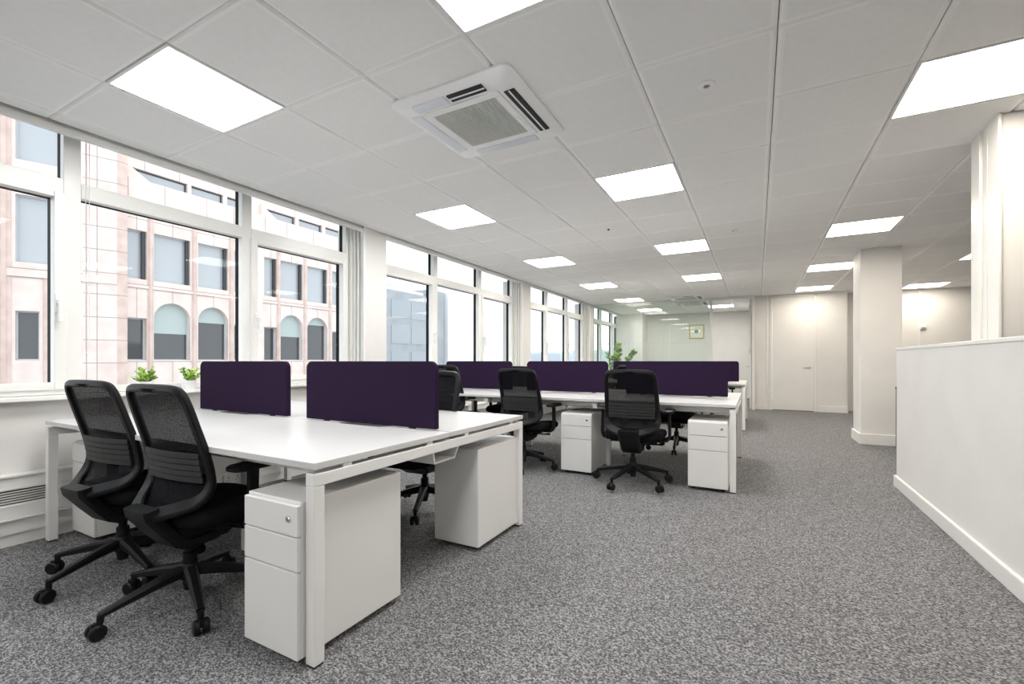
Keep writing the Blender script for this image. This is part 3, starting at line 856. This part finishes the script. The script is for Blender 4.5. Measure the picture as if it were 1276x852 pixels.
for k, ((x, y), a, ba, dz, lab) in enumerate(CHAIRS):
    if dz < 0: pass
    if k == 0: c = c0; c.location = (x, y, dz); c.rotation_euler = (0, 0, R(a)); c['label'] = lab
    else: c = dup(c0, (x, y, dz), R(a), lab)
    q = 0
    for ch in c.children:
        if ch.name.split('.')[0] in ('base_leg', 'base_hub', 'gas_column'):
            if dz: ch.location.z = -dz
        if ch.name.split('.')[0] == 'base_leg':
            ch.rotation_euler = (0, 0, R(ba - a + 72 * q)); q += 1
c_col = None

# ------------------------------------------------------------------ things at the far end
pf = thing('framed_picture', 'gold framed print with a round teal motif on the meeting room wall', 'picture', (-1.612, Y_MEET, 1.968))
f = MB(); a, e = .212, .026
f.box(-a, a, -.03, 0, -a, -a + e); f.box(-a, a, -.03, 0, a - e, a); f.box(-a, -a + e, -.03, 0, -a + e, a - e); f.box(a - e, a, -.03, 0, -a + e, a - e)
obj('frame', f, M['gold'], pf, .004)
obj('mount', MB().box(-a + e, a - e, -.014, 0, -a + e, a - e), M['mat_cream'], pf)
obj('round_print', MB().lathe([(.055, 0), (.055, -.003), (.0, -.003)], (-.01, -.0145, .005), 28, 'y'), M['teal'], pf)

cb = thing('storage_cabinet', 'black floor cabinet, a dark sliver between the square column and the dwarf wall', 'cabinet', (1.456, 6.5, 0))
obj('body', MB().box(0, .42, .02, .44, .04, .745), M['plastic'], cb, .003)
obj('top', MB().box(-.004, .424, -.004, .444, .745, .77), M['plastic'], cb, .003)
obj('plinth', MB().box(.02, .40, .04, .42, 0, .04), M['foot'], cb)
for x in (.0, .211):
    dr = obj('door', MB().box(x + .001, x + .208, .0, .019, .045, .742), M['plastic'], cb, .002)
    hx = x + (.185 if x == 0 else .02)
    obj('handle', MB().tube([(hx, 0, .50), (hx, -.025, .50), (hx, -.025, .62), (hx, 0, .62)], .005), M['brushed'], dr)

th = thing('wall_sensor', 'small white wall control box with a thin conduit above, on the far right wall', 'wall control', (2.958, 12.05, 1.77))
obj('box', MB().box(-.05, .05, -.035, 0, -.05, .05), M['socket'], th, .006)
obj('dial', MB().lathe([(.018, 0), (.016, -.012), (.0, -.012)], (.0, -.035, .01), 18, 'y'), M['socket'], th, 0, True)
obj('dark_slot', MB().box(-.038, .038, -.037, -.034, -.040, -.026), M['lumbar'], th)
obj('conduit', MB().box(-.062, -.042, -.016, 0, -.6, CEIL - 1.77), M['socket'], th)

rp = thing('potted_plant', 'tall green plant with round leaves standing behind the glass partition', 'plant', (-3.28, 11.95, 0))
obj('pot', MB().lathe([(.11, 0), (.15, .02), (.17, .30), (.175, .32), (.155, .32), (.15, .28), (.0, .28)], (0, 0, 0), 28), M['potwhite'], rp, 0, True)
obj('soil', MB().lathe([(.15, .27), (.15, .285), (.0, .285)], (0, 0, 0), 20), M['soil'], rp)
st = MB(); lf = MB(); lf2 = MB(); rnd = random.Random(5)
for k, (bx, by, top, lean) in enumerate([(0, 0, 1.50, (.03, .02)), (-.06, .03, 1.25, (-.22, .04)), (.07, .0, 1.30, (.36, .02)), (.0, -.06, 1.38, (.10, -.10)), (-.03, .02, 1.15, (-.10, .10)), (.03, .0, 1.22, (.02, -.18)), (.05, .05, 1.1, (.22, .12))]):
    p0_ = Vector((bx, by, .28)); p2 = Vector((bx + lean[0], by + lean[1], top)); p1 = p0_.lerp(p2, .5) - Vector((lean[0] * .2, lean[1] * .2, 0))
    path = catmull([p0_, p1, p2], 8); st.tube(path, [.010 - .006 * i / len(path) for i in range(len(path))], 7)
    for t in range(3, len(path)):
        for s in (0, 1, 2):
            az = t * 2.4 + s * 2.1 + k + rnd.uniform(-.4, .4)
            d = Vector((math.cos(az), math.sin(az), rnd.uniform(.5, 1.5)))
            leaf(lf2 if rnd.random() < .6 else lf, path[t], d, rnd.uniform(.10, .15), rnd.uniform(.065, .09), .2, .6)
    leaf(lf, path[-1], (0.2, .1, 1), .11, .06)
obj('stems', st, M['stem'], rp); obj('leaves', lf2, M['leafdark'], rp, 0, True); obj('bright_leaves', lf, M['leafy'], rp, 0, True)

# ------------------------------------------------------------------ outside: granite office building across the street
struct('ground', MB().box(-220, -4.4, -80, 260, -9.0, -8.8), M['asphalt'])
FX = -24.0
fb = thing('office_building', 'pink granite office building with arched windows across the street', 'building', (0, 0, 0))
Z0, Z1 = -8.8, 12.5
RECT = [(9.35, 10.11), (13.97, 14.55), (15.60, 16.36), (20.17, 20.95)]
ARCH = [(10.38, 11.88), (12.23, 13.65), (16.55, 18.02), (18.34, 19.80)]
MID = [(9.35, 10.11), (10.38, 11.88), (12.23, 13.65), (13.97, 14.55), (15.60, 16.36), (16.55, 18.02), (18.34, 19.80), (20.17, 20.95)]
YA, YB = 8.93, 22.4
def fwall(openings, y0, y1, z0, z1, x0, x1, mb):
    """slab with rectangular holes: vertical strips between sorted openings (y0,y1,z0,z1)"""
    cur = y0
    for (a, b_, c, d) in sorted(openings):
        if a > cur: mb.box(x0, x1, cur, a, z0, z1)
        mb.box(x0, x1, a, b_, z0, c); mb.box(x0, x1, a, b_, d, z1); cur = b_
    mb.box(x0, x1, cur, y1, z0, z1)
wm = MB()
fwall([(a, b_, 1.11, 2.98) for a, b_ in RECT] + [(a, b_, 1.11, 3.76) for a, b_ in ARCH], YA + .36, YB, -2.0, 4.30, FX - .5, FX, wm)
wm.box(FX - .5, FX, YA + .36, YB, Z0, -2.0)
fwall([(a, b_, 4.70, 6.85) for a, b_ in MID], YA + .36, YB, 4.45, 8.2, FX - .5, FX, wm)
wm.box(FX - .5, FX + .04, YA + .36, YB, 4.30, 4.45)
obj('corner_pier', MB().box(FX - .5, FX + .28, YA, YA + .36, Z0, Z1), M['granite2'], fb)
wm.box(FX - .5, FX + .10, 14.75, 15.45, Z0, 9.0)
# parapet band, strip windows behind it, wall above
wm.box(FX - .5, FX - .02, YA + .36, YB, 8.2, 9.12)
fwall([(9.4, 11.88, 9.12, 9.64), (12.05, 13.55, 9.12, 9.64), (13.75, 14.6, 9.12, 9.64), (15.9, 17.7, 9.12, 9.64), (17.95, 19.6, 9.12, 9.64), (19.85, 21.4, 9.12, 9.64)], YA + .36, YB, 9.12, Z1 - 1.2, FX - .6, FX - .25, wm)
for ya, yb in ((9.29, 10.28), (15.45, 16.4)): wm.prism([(ya, 9.10), (yb, 9.10), (ya, 9.74)], 'x', FX - .26, FX - .03)
obj('stone_wall', wm, M['granite'], fb)
# spandrel fills that turn the square heads into arches
ar = MB()
for (a, b_) in ARCH:
    cy, rr = (a + b_) / 2, (b_ - a) / 2; zs = 3.76 - rr; N = 14
    for half in (0, 1):
        for k in range(N):
            t0, t1 = (PI / 2) * k / N + half * PI / 2, (PI / 2) * (k + 1) / N + half * PI / 2
            y0_, z0_ = cy + rr * math.cos(t0), zs + rr * math.sin(t0); y1_, z1_ = cy + rr * math.cos(t1), zs + rr * math.sin(t1)
            ar.prism([(y0_, z0_), (y0_, 3.765), (y1_, 3.765), (y1_, z1_)], 'x', FX - .4, FX + .002)
obj('arch_spandrels', ar, M['granite'], fb)
# pilasters (slim rounded fins)
for y in (10.245, 12.055, 13.81, 16.455, 18.18, 20.0):
    q = MB().lathe([(.085, -8.7), (.085, 8.15)], (FX + .01, y, 0), 12); q.box(FX - .05, FX + .03, y - .11, y + .11, -8.7, 8.15)
    obj('pilaster', q, M['granite2'], fb, 0, True)
# joints as thin grooves standing just proud of the face
jn = MB()
def hj(z, y0, y1, x=FX): jn.box(x - .01, x + .004, y0, y1, z - .012, z + .012)
def vj(y, z0, z1, x=FX): jn.box(x - .01, x + .004, y - .010, y + .010, z0, z1)
for z in (1.05, 4.30, 4.45, 7.35, 8.2): hj(z, YA + .36, YB, FX if z not in (4.30, 4.45) else FX + .04)
for z in (-.2, 1.0, 1.95, 2.9, 3.85, 4.75, 5.7, 6.65, 7.6, 8.55, 9.5, 10.4):
    hj(z, YA - .004, YA + .364, FX + .28)
for y in (9.73, 11.13, 12.94, 14.26, 15.98, 17.28, 19.07):
    vj(y, -3, 1.05); vj(y, 3.76 if y not in (9.73, 14.26, 15.98) else 2.98, 4.30); vj(y, 6.85, 8.2); vj(y - .3, 8.2, 9.1, FX - .02); vj(y + .4, 9.64, Z1 - 1.2, FX - .25)
obj('stone_joints', jn, M['joint'], fb)
def fwin(a, b_, c, d, mat, frame, blind=None, x=FX - .28):
    wv = obj('window', MB().box(x - .03, x, a, b_, c, d), mat, fb)
    g = MB(); e = .05
    g.box(x - .02, x + .05, a, a + e, c, d); g.box(x - .02, x + .05, b_ - e, b_, c, d); g.box(x - .02, x + .05, a + e, b_ - e, c, c + e); g.box(x - .02, x + .05, a + e, b_ - e, d - e, d)
    obj('window_frame', g, frame, wv)
    if blind: obj('window_blind', MB().box(x, x + .012, a + e, b_ - e, blind, d), M['fblind'], wv)
for (a, b_) in RECT: fwin(a, b_, 1.11, 2.98, M['fglassdark'], M['fframe'])
for (a, b_), bl in zip(ARCH, (2.35, 2.98, 2.5, 3.3)): fwin(a, b_, 1.11, 3.76, M['fglassdark'], M['fframe'], bl)
for (a, b_) in MID: fwin(a, b_, 4.70, 6.85, M['fglass'], M['fframe'])
for (a, b_) in ((9.4, 11.88), (12.05, 13.55), (13.75, 14.6), (15.9, 17.7), (17.95, 19.6), (19.85, 21.4)): fwin(a, b_, 9.12, 9.64, M['fglass'], M['fdark'], None, FX - .45)
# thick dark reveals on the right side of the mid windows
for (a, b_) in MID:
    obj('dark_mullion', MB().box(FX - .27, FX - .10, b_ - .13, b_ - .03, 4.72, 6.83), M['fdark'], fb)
obj('building_core', MB().box(FX - 3, FX - .95, YA + .6, YB - .3, Z0, 11.0), M['fdark'], fb)

# left wing turns away by 22 degrees
ang = R(22)
lw = thing('office_building', 'angled left wing of the granite building seen through the leftmost sash', 'building', (FX + .28, YA, 0), -ang)
# local frame: -Y runs along the wing away to the left, +X faces us
def lwin(a, b_, c, d, mat, frame, x=-.25):
    wv = obj('window', MB().box(x - .03, x, a, b_, c, d), mat, lw)
    g = MB(); e = .05
    g.box(x - .02, x + .06, a, a + e, c, d); g.box(x - .02, x + .06, b_ - e, b_, c, d); g.box(x - .02, x + .06, a + e, b_ - e, c, c + e); g.box(x - .02, x + .06, a + e, b_ - e, d - e, d)
    obj('window_frame', g, frame, wv)
lm = MB()
LOW = [(-2.92, -2.28), (-1.92, -1.35), (-5.4, -4.75), (-4.3, -3.7)]
LM = [(-2.92, -1.42), (-5.4, -3.75)]
fwall([(a, b_, 1.11, 3.0) for a, b_ in LOW], -9.0, 0.0, -2.0, 4.30, -.5, 0, lm)
lm.box(-.5, 0, -9.0, 0, Z0, -2.0); lm.box(-.5, .05, -9.0, 0, 4.30, 4.62)
fwall([(a, b_, 4.86, 7.45) for a, b_ in LM], -9.0, 0.0, 4.62, 8.5, -.5, 0, lm)
fwall([(a, b_, 8.78, 11.4) for a, b_ in LM], -9.0, 0.0, 8.5, Z1, -.5, 0, lm)
obj('stone_wall', lm, M['granite'], lw)
for a, b_ in LOW: lwin(a, b_, 1.11, 3.0, M['fglassdark'], M['fframe'])
for a, b_ in LM: lwin(a, b_, 4.86, 7.45, M['fglass'], M['fframe']); lwin(a, b_, 8.78, 11.4, M['fglass'], M['fframe'])
for y in (-3.22, -6.0):
    obj('pilaster', MB().lathe([(.10, Z0), (.10, Z1)], (.0, y, 0), 12).box(-.05, .03, y - .2, y + .2, Z0, Z1), M['granite2'], lw, 0, True)
for y in (-2.10, -3.5): obj('pilaster', MB().lathe([(.08, Z0), (.08, 4.28)], (.0, y, 0), 12), M['granite2'], lw, 0, True)
j2 = MB()
for z in (-.2, 1.0, 1.95, 2.9, 3.85, 4.75, 5.7, 6.65, 7.6, 8.55, 9.5, 10.4): j2.box(-.01, .004, -1.05, 0.0, z - .012, z + .012)
for y in (-.94, -.62): j2.box(-.01, .004, y - .01, y + .01, Z0, Z1)
for z in (4.30, 4.62): j2.box(-.01, .054, -9, -1.05, z - .012, z + .012)
obj('stone_joints', j2, M['joint'], lw)
obj('wing_core', MB().box(-2, -.7, -9.0, -.9, Z0, Z1), M['fdark'], lw)

# paler buildings further down the street
gb = thing('office_building', 'grey glazed building with roof plant seen through the second window', 'building')
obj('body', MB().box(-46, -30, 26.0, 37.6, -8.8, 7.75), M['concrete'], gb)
ga = MB()
for k in range(5):
    for q in range(4):
        y = 26.4 + q * 2.75; z = -4.6 + k * 2.45; ga.box(-30.02, -29.96, y, y + 2.4, z, z + 1.7)
obj('window_bands', ga, principledcache('grey_glazing', (.36, .395, .43), .25), gb)
rf = MB()
for y in (28.6, 31.0, 33.2): rf.box(-33, -31.2, y, y + 1.4, 7.75, 9.0)
rf.box(-31, -30.9, 26.0, 37.6, 7.75, 8.2)
obj('roof_plant', rf, M['pale'], gb)
wb = thing('office_building', 'blank white rendered building beyond the grey glazed one', 'building')
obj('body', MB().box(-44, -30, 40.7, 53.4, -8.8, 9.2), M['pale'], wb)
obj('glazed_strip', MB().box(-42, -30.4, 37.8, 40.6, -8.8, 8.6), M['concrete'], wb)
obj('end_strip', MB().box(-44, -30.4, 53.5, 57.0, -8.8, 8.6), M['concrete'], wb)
sk = 0
for (x, y, wd, dp, hh_) in ((-90, 150, 16, 20, 5.5), (-110, 175, 24, 20, 7.0), (-95, 205, 30, 20, 4.5), (-130, 225, 20, 18, 9.5), (-80, 240, 22, 14, 6.0)):
    o = thing('distant_building', ['low pale block on the hazy skyline, nearest of the far ones', 'wide pale block on the hazy skyline behind the nearest', 'long low block on the hazy skyline', 'tallest pale block on the hazy skyline', 'furthest pale block on the hazy skyline'][sk], 'building', (x, y, -8.8))
    obj('body', MB().box(-wd / 2, wd / 2, -dp / 2, dp / 2, 0, hh_ + 8.8), principledcache('hazy_block', (.60, .66, .72), .9), o)  # distance haze is painted into the pale colours of block and roof
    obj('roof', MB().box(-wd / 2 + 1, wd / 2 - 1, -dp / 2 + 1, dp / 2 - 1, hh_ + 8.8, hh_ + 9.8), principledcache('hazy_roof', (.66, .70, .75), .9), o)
    sk += 1
